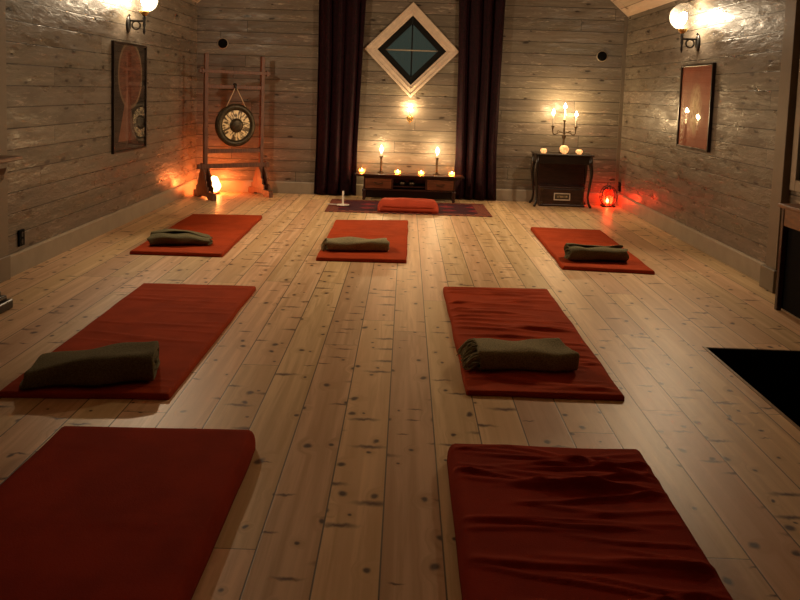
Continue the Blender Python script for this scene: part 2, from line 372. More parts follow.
GY0, GY1, GZ0, GZ1 = 4.75, 5.77, 0.86, 2.1            # window in the right wall, behind the side table
b = BM()
for y0, y1, z0, z1 in ((YF, GY0, 0, EV+0.05), (GY1, YB, 0, EV+0.05), (GY0, GY1, 0, GZ0), (GY0, GY1, GZ1, EV+0.05)): box(b, XR, XR+0.12, y0, y1, z0, z1)
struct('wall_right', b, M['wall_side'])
b = BM()
for s, xe in ((-1, XL), (1, XR)):
    prism(b, [(xe, EV), (XM, ZR), (XM, ZR+0.1), (xe+s*0.12, EV+0.0)], lambda u, v, d: (u, d, v), YF-0.1, YB+0.16)
struct('ceiling', b, M['ceil'])
# cove strips where the sloping ceiling meets the gable
def strip(name, p0, p1, wd, th, mat, nrm):
    bm = BM(); p0, p1, nrm = Vector(p0), Vector(p1), Vector(nrm)
    d = (p1-p0).normalized(); s = d.cross(nrm).normalized()
    vs = []
    for p in (p0, p1):
        for a_, c_ in ((0, 0), (wd, 0), (wd, th), (0, th)): vs.append(bm.verts.new(p+s*a_+nrm*c_))
    for f in ((0, 1, 2, 3), (7, 6, 5, 4), (0, 4, 5, 1), (1, 5, 6, 2), (2, 6, 7, 3), (3, 7, 4, 0)): bm.faces.new([vs[i] for i in f])
    return struct(name, bm, mat)
strip('trim_1', (XR, YB, EV-0.002), (XM, YB, ZR-0.002), 0.035, 0.03, M['trim'], (0, -1, 0))
strip('trim_2', (XM, YB, ZR-0.002), (XL, YB, EV-0.002), 0.035, 0.03, M['trim'], (0, -1, 0))
# baseboards
def skirting(name, pts): 
    bm = BM()
    prism(bm, [(0, 0), (0.02, 0), (0.02, 0.142), (0.012, 0.158), (0, 0.158)], pts[0], pts[1], pts[2]); return struct(name, bm, M['base'])
skirting('baseboard_left', (lambda u, v, d: (XL+u, d, v), 5.51, YB))
skirting('baseboard_right', (lambda u, v, d: (XR-u, d, v), 6.09, YB))
skirting('baseboard_back', (lambda u, v, d: (d, YB-u, v), XL+0.02, XR-0.02))
b = BM(); box(b, XR-0.045, XR, YB-0.012, YB, 0.158, EV); struct('trim_3', b, M['corner'])
# boxed posts where the front part of the room begins
b = BM(); rbox(b, XR-0.06, XR, 5.89, 6.06, 0.13, EV+0.04, 0.004); rbox(b, XR-0.085, XR, 5.86, 6.09, 0, 0.17, 0.006); struct('trim_5', b, M['post'])
b = BM(); rbox(b, XL, XL+0.03, 5.28, 5.50, 0.13, EV+0.02, 0.004); rbox(b, XL, XL+0.04, 5.26, 5.51, 0, 0.17, 0.006); struct('trim_6', b, M['post'])

# diamond window: casing boards, black sash, cross bars, pane
def ring_diamond(bm, h0, h1, y0, y1):
    for k in range(4):
        a0 = k*PI/2; a1 = a0+PI/2
        P = [(h1*math.cos(a0), h1*math.sin(a0)), (h1*math.cos(a1), h1*math.sin(a1)), (h0*math.cos(a1), h0*math.sin(a1)), (h0*math.cos(a0), h0*math.sin(a0))]
        prism(bm, P, lambda u, v, d: (WX+u, d, WZ+v), y0, y1)
wn_ = thing('window_1', 'diamond window', 'window', (0, 0, 0)); del wn_['label']; del wn_['category']; wn_['kind'] = 'structure'
b = BM(); ring_diamond(b, 0.50, 0.62, YB-0.028, YB); ring_diamond(b, 0.455, 0.515, YB-0.018, YB); ring_diamond(b, 0.575, 0.622, YB-0.036, YB-0.02); obj('casing', b, M['trim'], wn_, bevel=0.004)
b = BM(); ring_diamond(b, 0.452, 0.462, YB-0.012, YB+0.06); obj('reveal', b, M['trim'], wn_)
b = BM(); ring_diamond(b, 0.345, 0.452, YB-0.004, YB+0.07); obj('sash', b, M['sash'], wn_, bevel=0.004)
b = BM(); box(b, WX-0.009, WX+0.009, YB+0.03, YB+0.06, WZ-0.36, WZ+0.36); obj('muntin', b, M['sash'], wn_)
b = BM(); box(b, WX-0.36, WX+0.36, YB+0.028, YB+0.06, WZ-0.008, WZ+0.008); obj('muntin', b, M['base'], wn_)  # paler material than the upright stands in for light caught on this bar
b = BM(); prism(b, [(0.37, 0), (0, 0.37), (-0.37, 0), (0, -0.37)], lambda u, v, d: (WX+u, d, WZ+v), YB+0.044, YB+0.048); obj('pane', b, M['pane'], wn_)

# window in the right wall
w2_ = thing('window_2', 'w', 'w', (0, 0, 0)); del w2_['label']; del w2_['category']; w2_['kind'] = 'structure'
b = BM()
for y0, y1, z0, z1 in ((GY0-0.08, GY0, GZ0-0.08, GZ1+0.08), (GY1, GY1+0.08, GZ0-0.08, GZ1+0.08), (GY0, GY1, GZ0-0.08, GZ0), (GY0, GY1, GZ1, GZ1+0.08)): box(b, XR-0.025, XR+0.1, y0, y1, z0, z1)
obj('casing', b, M['base'], w2_, bevel=0.004)
b = BM()
for z in (0.99, 1.16, 1.36, 1.70): box(b, XR+0.01, XR+0.05, GY0, GY1, z-0.012, z+0.012)
for y in (5.30,): box(b, XR+0.01, XR+0.05, y-0.012, y+0.012, GZ0, GZ1)
obj('muntin', b, M['sash'], w2_)
b = BM(); box(b, XR+0.028, XR+0.032, GY0, GY1, GZ0, GZ1); obj('pane', b, M['pane'], w2_)

# ------------------------------------------------------------ floor mats
def bil(cs, u, v): return tuple((cs[0][i]*(1-u)+cs[1][i]*u)*(1-v)+(cs[2][i]*(1-u)+cs[3][i]*u)*v for i in (0, 1))
def pad(cs, t, r, wr=0.004, seed=0, nx=40, ny=90, mid=None, edge_wob=0.008, waves=None, nc=24):
    """stuffed fabric slab over four corners (near-left, near-right, far-left, far-right)"""
    bm = BM(); X = math.hypot(cs[1][0]-cs[0][0], cs[1][1]-cs[0][1]); Y = math.hypot(cs[2][0]-cs[0][0], cs[2][1]-cs[0][1])
    sd = Vector((seed*5.3, seed*2.9, seed*1.7))
    rnd = random.Random(seed*11+3)
    creases = [(rnd.uniform(0.02, 0.98), rnd.gauss(-0.06, 0.13), rnd.uniform(0, 1), rnd.uniform(0.25, 0.7), rnd.uniform(0.35, 1.0), rnd.uniform(0.008, 0.021), rnd.uniform(0, 50)) for _ in range(nc)]
    # parameter rows packed towards the edges
    def ts(n, ln):
        k = [0, 0.06*r, 0.25*r, 0.55*r, r]
        return [q/ln for q in k]+[r/ln+(1-2*r/ln)*i/n for i in range(1, n)]+[1-q/ln for q in k[::-1]]
    U, V = ts(nx, X), ts(ny, Y); grid = []
    for v in V:
        row = []
        for u in U:
            x, y = bil(cs, u, v); d = min(u*X, (1-u)*X, v*Y, (1-v)*Y); q = min(d/r, 1)
            # round the corners off in plan
            cxm = min(u*X, (1-u)*X); cym = min(v*Y, (1-v)*Y); rc = r*1.1
            if cxm < rc and cym < rc:
                dd = math.hypot(rc-cxm, rc-cym)
                if dd > rc:
                    k = rc/dd; nxm = rc-(rc-cxm)*k; nym = rc-(rc-cym)*k
                    x += (nxm-cxm)*(1 if u < 0.5 else -1); y += (nym-cym)*(1 if v < 0.5 else -1); q = 0
                else: q = min(q, (rc-dd)/r)
            z = t*(0.30+0.70*math.sqrt(max(0, 1-(1-q)**2)))
            p = Vector((x, y, 0))+sd
            big = noise.noise(p*2.2)*wr*0.5
            fine = 0.0
            for (v0, sl, u0, ul, am, wd, ph) in creases:
                k = (u-u0)/ul
                if abs(k) >= 1: continue
                dv = (v-v0)*Y-sl*(u-u0)*X-0.022*noise.noise(Vector((u*X*3.2, ph, 0)))-0.006*noise.noise(Vector((u*X*11, ph, 4)))
                wd_ = wd*(0.7 if dv < 0 else 1.25)
                if abs(dv) < 3*wd_: fine += am*wr*math.exp(-(dv/wd_)**2)*(1-k*k)
            e = 0 if q >= 1 else 1-q
            z += big*q+fine*min(1, d/0.055)
            if waves: z += waves(u, v)*q
            x += edge_wob*noise.noise(Vector((y*3, seed, 0)))*(1 if abs(u-0.5) > 0.3 else 0)
            y += edge_wob*noise.noise(Vector((x*3, seed, 5)))*(1 if abs(v-0.5) > 0.3 else 0)
            row.append(bm.verts.new((x, y, max(z, 0.004))))
        grid.append(row)
    for a, c in zip(grid, grid[1:]):
        for i in range(len(a)-1): bm.faces.new((a[i], a[i+1], c[i+1], c[i]))
    rim = grid[0]+[r_[-1] for r_ in grid[1:]]+grid[-1][-2::-1]+[r_[0] for r_ in grid[-2:0:-1]]
    low = [bm.verts.new((q.co.x, q.co.y, 0.0)) for q in rim]
    for i in range(len(rim)):
        j = (i+1) % len(rim); bm.faces.new((rim[i], low[i], low[j], rim[j]))
    bm.faces.new(low)
    return bm
def mat_at(cs, t, r, label, mt, **kw):
    cx_ = sum(c[0] for c in cs)/4; cy_ = sum(c[1] for c in cs)/4
    bm = pad([(c[0]-cx_, c[1]-cy_) for c in cs], t, r, **kw)
    o = obj('floor_mat', bm, M[mt], smooth=True); o.location = (cx_, cy_, 0)
    tag(o, label, 'mat', 'rust red mats laid out on the pine floor')
    return o
mat_at([(-2.23, 6.44), (-1.47, 6.45), (-2.25, 8.44), (-1.51, 8.52)], 0.030, 0.012, 'rust red floor mat in the far row, left one near the gong stand', 'mat', seed=1, wr=0.004)
mat_at([(-0.70, 6.44), (0.045, 6.46), (-0.71, 8.39), (0.06, 8.52)], 0.030, 0.012, 'rust red floor mat in the far row, middle one in front of the patterned rug', 'mat', seed=2, wr=0.006)
mat_at([(1.32, 6.43), (2.05, 6.36), (1.35, 8.35), (2.08, 8.31)], 0.030, 0.012, 'rust red floor mat in the far row, right one before the console table', 'mat', seed=3, wr=0.008, nc=30)
mat_at([(-1.76, 3.40), (-1.01, 3.44), (-1.78, 5.42), (-1.0, 5.45)], 0.027, 0.012, 'rust red floor mat at left in the middle row, under a large olive blanket', 'mat', seed=4, wr=0.006, ny=150)
mat_at([(0.325, 3.62), (1.065, 3.62), (0.305, 5.61), (1.06, 5.66)], 0.027, 0.012, 'rust red floor mat at right in the middle row, under a fringed olive blanket', 'mat', seed=5, wr=0.011, nc=60, ny=190)
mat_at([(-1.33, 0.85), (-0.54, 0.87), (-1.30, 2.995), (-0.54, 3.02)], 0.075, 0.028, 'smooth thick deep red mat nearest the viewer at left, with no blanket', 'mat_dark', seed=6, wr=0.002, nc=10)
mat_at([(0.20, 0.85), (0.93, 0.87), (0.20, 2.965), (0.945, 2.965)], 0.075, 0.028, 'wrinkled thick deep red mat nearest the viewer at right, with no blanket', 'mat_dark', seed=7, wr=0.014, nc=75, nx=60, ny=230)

# ------------------------------------------------------------ blankets
def sheet(prof, x0, x1, nx=36, amp=0.006, seed=0, th=0.010, skew=None, name='cloth', mt='wool', parent=None, ends=0.012):
    """a folded cloth: its cross-section (y, z) drawn out along x, thickened"""
    bm = BM(); rows = []; n = len(prof)
    for i in range(nx+1):
        u = i/nx; row = []
        for k, (y, z) in enumerate(prof):
            q = Vector((u*3+seed*3.7, y*6, z*8+k*0.02))
            lx = ends*noise.noise(Vector((k*0.22, seed, 0 if u < 0.5 else 9)))*abs(2*u-1)
            dz = amp*noise.noise(q); dy = amp*1.5*noise.noise(q+Vector((9, 4, 2)))
            px, py, pz = x0+(x1-x0)*u+lx, y+dy, z+dz*(min(1, z/0.05))
            if skew: px, py, pz = skew(u, px, py, pz, k/(n-1))
            row.append(bm.verts.new((px, py, max(pz, th*0.6))))
        rows.append(row)
    for a, c in zip(rows, rows[1:]):
        for k in range(n-1): bm.faces.new((a[k], a[k+1], c[k+1], c[k]))
    o = obj(name, bm, M[mt], parent, smooth=True)
    md = o.modifiers.new('thick', 'SOLIDIFY'); md.thickness = th; md.offset = 0
    md = o.modifiers.new('subd', 'SUBSURF'); md.levels = md.render_levels = 1
    return o
def fold_profile(depth, height, layers, flap=None):
    """serpentine fold: layers of cloth, rounded at front and back"""
    g = height/layers; pts = []
    for L_ in range(layers):
        z = g*(L_+0.5); fwd = L_ % 2 == 0
        ys = [-depth/2+depth*i/10 for i in range(11)]
        if not fwd: ys = ys[::-1]
        pts += [(y, z+0.004*math.sin(y*40+L_)) for y in ys]
        if L_ < layers-1:
            s = 1 if fwd else -1
            for a in (30, 90, 150):
                q = math.radians(a); pts.append((s*(depth/2+g*0.5*math.sin(q)), z+g*0.5-g*0.5*math.cos(q)))
    return pts
def wrap_profile(depth, height, turns=2.5, n=26, e=0.62):
    """flattened roll: a spiral squashed to depth by height"""
    pts = []; N_ = int(turns*n)
    for i in range(N_+1):
        a = 2*PI*i/n; k = 0.22+0.78*i/N_
        c_, s_ = math.cos(a-PI/2), math.sin(a-PI/2)
        pts.append((depth/2*k*math.copysign(abs(c_)**e, c_), height/2+height/2*k*math.copysign(abs(s_)**e, s_)))
    return pts
GB = 'folded olive wool blankets on the mats'
def blanket(label, loc, rz):
    return thing('folded_blanket', label, 'blanket', loc, rz, GB)
def fringe(parent, x, y0, y1, z0, z1, n=30, seed=0, mt='wool', L_=0.05):
    rnd = random.Random(seed); bm = BM()
    for i in range(n):
        u = (i+0.5)/n; y = y0+(y1-y0)*u+rnd.uniform(-.006, .006); z = rnd.uniform(z0, z1)
        pts = [(x+0.012, y, z)]; px, py, pz = x, y, z
        for s in range(4):
            px -= L_/4*rnd.uniform(0.6, 1.1); py += rnd.uniform(-.008, .008); pz = max(0.006, pz-0.006*s-rnd.uniform(0, 0.012)); pts.append((px, py, pz))
        tube(bm, pts, [0.0055, 0.006, 0.005, 0.0045, 0.002], 5)
    return obj('fringe', bm, M[mt], parent, smooth=True)
t_ = blanket('dark olive blanket rolled flat on the far left mat', (-1.91, 6.80, 0.031), 0.22)
sheet(wrap_profile(0.26, 0.10), -0.25, 0.25, seed=1, mt='wool_dark', parent=t_, amp=0.024, ends=0.05, skew=lambda u, x, y, z, k: (x, y, z*(0.78+0.3*math.sin(u*3.6+0.4))))
t_ = blanket('olive blanket with fringed left end folded on the far middle mat', (-0.40, 6.84, 0.032), 0.12)
sheet(wrap_profile(0.26, 0.088, 3.0, 28, 0.5), -0.25, 0.28, seed=2, mt='wool', parent=t_, amp=0.020, ends=0.04)
fringe(t_, -0.25, -0.13, 0.12, 0.02, 0.08, 30, 2)
t_ = blanket('dark olive blanket rolled up on the far right mat', (1.65, 6.70, 0.033), 0.05)
sheet(wrap_profile(0.25, 0.125), -0.25, 0.25, seed=3, mt='wool_dark', parent=t_, amp=0.022, ends=0.05)
t_ = blanket('large dark olive blanket folded thick on the middle left mat', (-1.42, 3.64, 0.029), 0.20)
def sk(u, x, y, z, k): return x+0.03*(1-u)*(z/0.1-0.5), y*(1.08-0.16*u), z*(0.62+0.50*u-0.12*u*u)*(1-0.18*(y+0.1)/0.2*(1-u))
sheet(wrap_profile(0.33, 0.135, 3.0, 30, 0.55), -0.28, 0.28, seed=4, mt='wool_dark', parent=t_, amp=0.024, th=0.02, skew=sk, ends=0.02)
t_ = blanket('olive green blanket with fringed left end folded on the middle right mat', (0.63, 4.02, 0.031), 0.06)
def sk2(u, x, y, z, k): return x-0.03*u*(y/0.1)+0.045*(0.5-k)*max(0, u-0.6)/0.4, y, z*(1+0.05*math.cos(u*5))+(0.022*max(0, (u-0.75))/0.25 if y > 0.03 and k > .8 else 0)
sheet(wrap_profile(0.29, 0.100, 3.0, 30, 0.42), -0.235, 0.25, seed=5, mt='wool', parent=t_, amp=0.017, th=0.014, skew=sk2)
fringe(t_, -0.232, -0.13, 0.13, 0.02, 0.095, 56, 5, L_=0.085)

# ------------------------------------------------------------ rug, cushion, chamber candlestick
b = BM()
rv = [[b.verts.new((-0.96+1.93*i/38, -0.52+1.04*j/20, 0.008+0.0025*noise.noise(Vector((i*.3, j*.4, 1))))) for i in range(39)] for j in range(21)]
for a, c in zip(rv, rv[1:]):
    for i in range(38): b.faces.new((a[i], a[i+1], c[i+1], c[i]))
e_ = bmesh.ops.extrude_face_region(b, geom=b.faces[:])
for g in e_['geom']:
    if isinstance(g, bmesh.types.BMVert): g.co.z = 0.0
o = obj('patterned_rug', b, M['rug']); o.location = (0.055, 9.62, 0); o.rotation_euler = (0, 0, 0.012)
tag(o, 'dark red patterned rug lying before the low altar table', 'rug')
t_ = thing('floor_cushion', 'plump coral red bolster cushion on the patterned rug', 'cushion', (0.06, 9.31, 0.010))
bm = pad([(-0.36, -0.15), (0.36, -0.15), (-0.34, 0.17), (0.34, 0.17)], 0.135, 0.065, wr=0.006, seed=9, nx=30, ny=20)
obj('cover', bm, M['cushion'], t_, smooth=True)
bm = BM(); tube(bm, [(-0.30, -0.156, 0.075), (-0.1, -0.160, 0.078), (0.1, -0.160, 0.078), (0.30, -0.156, 0.075)], 0.004, 6); obj('piping', bm, M['cushion'], t_)
t_ = thing('chamber_candlestick', 'pale dish candlestick with a long handle at the left of the rug', 'candle holder', (-0.725, 9.53, 0.010))
b = BM(); lathe(b, [(0.055, 0), (0.075, 0.012), (0.078, 0.018), (0.07, 0.016), (0.05, 0.008), (0.016, 0.008), (0.016, 0.03), (0.012, 0.03), (0.012, 0.014)], seg=24, caps=True); obj('dish', b, M['chrome'], t_, smooth=True)
b = BM(); rbox(b, -0.20, -0.07, 0.0, 0.022, 0.010, 0.018, 0.003, M=Matrix.Rotation(-0.12, 4, 'Z')); obj('handle', b, M['chrome'], t_)

def flame_bm(h=0.035, r=0.009):
    bm = BM(); lathe(bm, [(0.0015, 0), (r*0.75, h*0.14), (r, h*0.32), (r*0.72, h*0.6), (r*0.3, h*0.85), (0.0008, h)], seg=12); return bm
def candle(label, loc, r, h, lit=True, group=None, power=P_CANDLE, mt='white', fh=0.05, fr=0.013):
    t_ = thing('taper_candle', label, 'candle', loc, 0, group)
    bm = BM(); lathe(bm, [(r*0.96, 0), (r, 0.004), (r, h-0.006), (r*0.8, h-0.001), (r*0.3, h-0.003)], seg=14); obj('wax', bm, M[mt], t_, smooth=True)
    bm = BM(); tube(bm, [(0, 0, h-0.004), (0.001, 0, h+0.006), (0.003, 0, h+0.012)], 0.0014, 5); obj('wick', bm, M['black'], t_)
    if lit:
        bm = flame_bm(fh, fr); f_ = obj('flame', bm, M['flame'], t_, smooth=True); f_.location = (0, 0, h+0.006)
        lamp('flame_light', (0, 0, h+0.006+fh*0.45), power, FLAME, fr*0.8, t_)
    return t_
candle('unlit white taper candle in the dish candlestick on the rug', (-0.725, 9.53, 0.0185), 0.0115, 0.175, lit=False)

# ------------------------------------------------------------ low altar table
AY = 10.19; t_ = thing('altar_table', 'low dark mahogany table with two drawers between the curtains', 'table', (0.07, 10.36, 0))
def A_(bm, x0, x1, y0, y1, z0, z1, bv=0.003): rbox(bm, x0-0.07, x1-0.07, y0-10.36, y1-10.36, z0, z1, bv)
b = BM(); A_(b, -0.63, 0.77, 10.17, 10.455, 0.318, 0.340, 0.006); A_(b, -0.60, 0.74, 10.185, 10.45, 0.305, 0.318); obj('tabletop', b, M['mahogany'], t_)
b = BM(); A_(b, -0.52, 0.66, 10.20, 10.24, 0.288, 0.306); A_(b, -0.52, 0.66, 10.20, 10.44, 0.132, 0.150); A_(b, -0.52, 0.66, 10.43, 10.44, 0.150, 0.306)
for x in (-0.52, -0.155, 0.275, 0.642): A_(b, x, x+0.018, 10.20, 10.43, 0.150, 0.290)
obj('carcass', b, M['mahogany'], t_)
for x0 in (-0.498, 0.297):
    b = BM(); A_(b, x0, x0+0.34, 10.192, 10.42, 0.156, 0.284, 0.004); dr = obj('drawer', b, M['mahogany_drawer'], t_)
    b = BM(); tube(b, [(x0+0.12-0.07, -0.170, 0.235), (x0+0.13-0.07, -0.186, 0.222), (x0+0.17-0.07, -0.190, 0.214), (x0+0.21-0.07, -0.186, 0.222), (x0+0.22-0.07, -0.170, 0.235)], 0.006, 6); obj('handle', b, M['bronze'], dr)
b = BM(); A_(b, -0.137, 0.275, 10.22, 10.43, 0.178, 0.190, 0.002); obj('shelf', b, M['mahogany'], t_)
b = BM(); A_(b, -0.50, 0.64, 10.425, 10.44, 0.005, 0.140); obj('back_panel', b, M['blackwood'], t_)  # added black panel standing in for the shade under the altar
for x in (-0.53, 0.625):
    for y in (10.20, 10.40):
        b = BM(); lathe(b, [(0.016, 0), (0.021, 0.012), (0.017, 0.03), (0.024, 0.075), (0.020, 0.10), (0.027, 0.12), (0.027, 0.14)], (x+0.02-0.07, y+0.02-10.36, 0), 14); obj('leg', b, M['mahogany'], t_, smooth=True)
for i, (x, lab) in enumerate(((-0.02, 'small dull metal bowl on the altar shelf, left of the two'), (0.10, 'small dull metal bowl on the altar shelf, right of the two'))):
    b = BM(); lathe(b, [(0.018, 0), (0.036, 0.02), (0.040, 0.05), (0.036, 0.05), (0.033, 0.022), (0.01, 0.008)], seg=18); o = obj('metal_bowl', b, M['bronze'], smooth=True); o.location = (x, 10.29, 0.190); tag(o, lab, 'bowl', 'bowls on the altar shelf')
# candlesticks on the altar
def candlestick(loc, label):
    t_ = thing('candlestick', label, 'candle holder', loc, 0, 'candlesticks on the altar')
    b = BM(); lathe(b, [(0.045, 0), (0.046, 0.008), (0.03, 0.016), (0.012, 0.03)], seg=20); obj('base', b, M['bronze'], t_, smooth=True)
    b = BM(); lathe(b, [(0.012, 0.028), (0.016, 0.045), (0.011, 0.06), (0.013, 0.10), (0.016, 0.14), (0.011, 0.17), (0.017, 0.185), (0.011, 0.20)], seg=16); obj('stem', b, M['bronze'], t_, smooth=True)
    b = BM(); lathe(b, [(0.011, 0.198), (0.024, 0.212), (0.026, 0.222), (0.014, 0.224), (0.014, 0.206)], seg=18); obj('cup', b, M['bronze'], t_, smooth=True)
for x, s in ((-0.305, 'left'), (0.42, 'right')):
    candlestick((x, 10.35, 0.340), f'tall dark turned candlestick on the {s} half of the altar')
    candle(f'burning stub of candle in the {s} altar candlestick', (x, 10.35, 0.552), 0.012, 0.060, group='candles in the altar candlesticks', power=P_CANDLE*1.6, fh=0.085, fr=0.022)
def tealight(x, y, z, label):
    t_ = thing('tealight_holder', label, 'candle holder', (x, y, z), 0, 'tealights along the altar')
    b = BM(); lathe(b, [(0.026, 0), (0.036, 0.008), (0.041, 0.030), (0.040, 0.048), (0.036, 0.048), (0.037, 0.030), (0.032, 0.012), (0.02, 0.006)], seg=20, caps=True); obj('glass_cup', b, M['holder'], t_, smooth=True)
    b = BM(); lathe(b, [(0.019, 0.006), (0.019, 0.020), (0.004, 0.020)], seg=16); obj('candle', b, M['wax'], t_)
    f_ = obj('flame', flame_bm(0.032, 0.013), M['flame'], t_, smooth=True); f_.location = (0, 0, 0.021)
    lamp('flame_light', (0, 0, 0.037), P_CANDLE*0.45, (1.0, 0.5, 0.18), 0.01, t_)
for x, y, l in ((-0.55, 10.34, 'glowing glass tealight at the left end of the altar'), (-0.085, 10.30, 'glowing glass tealight right of the left altar candlestick'), (0.22, 10.30, 'glowing glass tealight left of the right altar candlestick'), (0.615, 10.32, 'glowing glass tealight at the right end of the altar')):
    tealight(x, y, 0.340, l)

# ------------------------------------------------------------ curtains
def curtain(label, xl, xr, folds, seed, ph):
    """xl, xr: (x at the floor, x at 0.6, x at 1.9, x at 3.0) of the two side edges"""
    zs = [0.012, 0.6, 1.9, 3.05]
    def at(e, z):
        for i in range(3):
            if z <= zs[i+1]: k = (z-zs[i])/(zs[i+1]-zs[i]); return e[i]*(1-k)+e[i+1]*k
        return e[3]
    b = BM(); rows = []; nx, nz = 120, 40
    for j in range(nz+1):
        z = zs[0]+(zs[3]-zs[0])*j/nz; row = []
        for i in range(nx+1):
            u = i/nx; x = at(xl, z)*(1-u)+at(xr, z)*u
            p = folds*u*2*PI+ph+1.2*noise.noise(Vector((u*3, z*0.5, seed)))
            a = 0.048*(0.75+0.35*noise.noise(Vector((u*5, seed, z*0.4))))
            row.append(b.verts.new((x+0.012*math.cos(p), a*math.sin(p)+0.012*math.sin(2*p), z)))
        rows.append(row)
    for a, c in zip(rows, rows[1:]):
        for i in range(nx): b.faces.new((a[i], a[i+1], c[i+1], c[i]))
    o = obj('curtain', b, M['velvet'], smooth=True); o.location = (0, 10.527, 0)
    md = o.modifiers.new('thick', 'SOLIDIFY'); md.thickness = 0.006
    tag(o, label, 'curtain', 'velvet curtains beside the diamond window')
curtain('dark burgundy velvet curtain hanging left of the diamond window', (-1.205, -1.19, -1.19, -1.20), (-0.62, -0.625, -0.585, -0.55), 3.6, 1, 0.4)
curtain('dark burgundy velvet curtain hanging right of the diamond window', (0.66, 0.675, 0.66, 0.63), (1.225, 1.205, 1.215, 1.24), 3.8, 4, 1.9)
b = BM(); tube(b, [(-1.3, 10.527, 3.065), (1.35, 10.527, 3.065)], 0.014, 12)
for x in (-1.27, 1.32): box(b, x-0.01, x+0.01, 10.527, YB, 3.055, 3.075)
struct('curtain_rod', b, M['iron'])  # unseen curtain rod with its two wall brackets

# ------------------------------------------------------------ candle sconce under the window
t_ = thing('candle_sconce', 'small brass candle sconce on the wall under the diamond window', 'wall sconce', (0.05, YB, 1.06))
b = BM(); lathe(b, [(0.03, 0), (0.034, 0.006), (0.02, 0.012)], seg=18, M=Matrix.Translation((0, 0, 0)) @ Matrix.Rotation(PI/2, 4, 'X')); obj('wall_plate', b, M['brass'], t_, smooth=True)
b = BM(); tube(b, [(0, -0.01, 0), (0, -0.05, -0.045), (0, -0.09, -0.04), (0, -0.1, 0.0)], 0.006, 8); ball(b, (0, -0.05, -0.055), 0.013)
for s in (-1, 1): tube(b, [(0, -0.06, -0.05), (s*0.03, -0.07, -0.04), (s*0.042, -0.08, 0.0), (s*0.032, -0.085, 0.03), (s*0.02, -0.085, 0.022)], 0.006, 8)
obj('arm', b, M['brass'], t_, smooth=True)
b = BM(); lathe(b, [(0.008, 0), (0.026, 0.010), (0.028, 0.016), (0.013, 0.018), (0.013, 0.03)], (0, -0.1, 0.0), 18); obj('cup', b, M['brass'], t_, smooth=True)
candle('burning candle in the small brass wall sconce', (0.05, YB-0.1, 1.088), 0.011, 0.065, power=P_CANDLE*1.5, fh=0.08, fr=0.022)

# ------------------------------------------------------------ gong and its stand
GA = math.radians(38); GC = Vector((-2.17, 10.10, 0)); hw = 0.385
t_ = thing('gong_stand', 'tall reddish wooden gong stand in the left back corner', 'stand', GC, GA)
for s in (-1, 1):
    x = s*hw
    b = BM(); rbox(b, x-0.024, x+0.024, -0.024, 0.024, 0.085, 1.79, 0.005); po = obj('post', b, M['redwood'], t_)
    for k in range(8):
        b = BM(); tube(b, [(x-s*0.02, 0, 0.62+k*0.135), (x-s*0.045, 0, 0.62+k*0.135)], 0.008, 8); obj('peg', b, M['redwood'], po)
    b = BM(); prism(b, [(-0.29, 0), (-0.29, 0.07), (-0.27, 0.085), (0.27, 0.085), (0.29, 0.07), (0.29, 0), (0.15, 0), (0.11, 0.028), (-0.11, 0.028), (-0.15, 0)], lambda u, v, d, x=x: (x+d, u, v), -0.028, 0.028); obj('foot', b, M['redwood'], t_, bevel=0.003)
    prof = [(0.17, 0.085), (0.17, 0.15), (0.125, 0.165), (0.125, 0.22), (0.095, 0.24), (0.09, 0.29), (0.06, 0.33), (0.03, 0.37)]
    poly = prof+[(-u, v) for u, v in prof[::-1]]
    for d0 in (0.0245, -0.0445):
        b = BM(); prism(b, poly, lambda u, v, d, x=x: (x+d, u, v), d0, d0+0.02); obj('stepped_brace', b, M['redwood'], t_, bevel=0.003)
for z, e, r in ((1.575, 0.10, 0.020), (1.39, 0.0, 0.024), (0.585, 0.0, 0.026), (0.40, 0.11, 0.028)):
    b = BM(); rbox(b, -hw-e, hw+e, -0.034 if e else -0.018, 0.0 if e else 0.018, z-r, z+r, 0.004); obj('crossbar', b, M['redwood'], t_)
    for s in ((-1, 1) if e else ()):
        b = BM(); rbox(b, s*(hw+0.055)-0.008, s*(hw+0.055)+0.008, -0.04, 0.006, z-r-0.018, z+r+0.018, 0.003); obj('wedge', b, M['redwood'], t_)
g_ = thing('gong', 'round dark gong with a bright brass ring hanging in the wooden stand', 'gong', GC+Vector((0, 0, 0.91)), GA)
RX = Matrix.Rotation(PI/2, 4, 'X')
b = BM(); lathe(b, [(0.262, 0.045), (0.270, 0.0), (0.262, -0.012), (0.19, -0.016), (0.19, -0.010), (0.255, -0.005), (0.262, 0.0)], seg=64, caps=False, M=Matrix.Translation((0, -0.045, 0)) @ Matrix.Rotation(-PI/2, 4, 'X')); rim = obj('rim', b, M['gong_rim'], g_, smooth=True)
b = BM(); lathe(b, [(0.195, -0.012), (0.09, -0.022)], seg=64, caps=False, M=Matrix.Translation((0, -0.045, 0)) @ Matrix.Rotation(-PI/2, 4, 'X')); obj('brass_ring', b, M['gong_face'], g_, smooth=True)
b = BM(); lathe(b, [(0.092, -0.021), (0.088, -0.030), (0.05, -0.036), (0.0, -0.038)], seg=48, caps=False, M=Matrix.Translation((0, -0.045, 0)) @ Matrix.Rotation(-PI/2, 4, 'X')); obj('boss', b, M['gong_rim'], g_, smooth=True)
b = BM()
for s in (-1, 1): tube(b, [(s*0.13, -0.045, 0.232), (s*0.06, -0.04, 0.37), (0, -0.03, 0.485), (0, 0.0, 0.508)], 0.006, 6)
obj('cord', b, M['rope'], g_, smooth=True)
b = BM(); tube(b, [(0.0, -0.030, 0.44), (0.0, -0.034, 0.48), (0.0, -0.030, 0.515), (0, 0.01, 0.52), (0, 0.030, 0.50), (0, 0.028, 0.45)], 0.014, 8); obj('knot', b, M['iron'], g_, smooth=True)
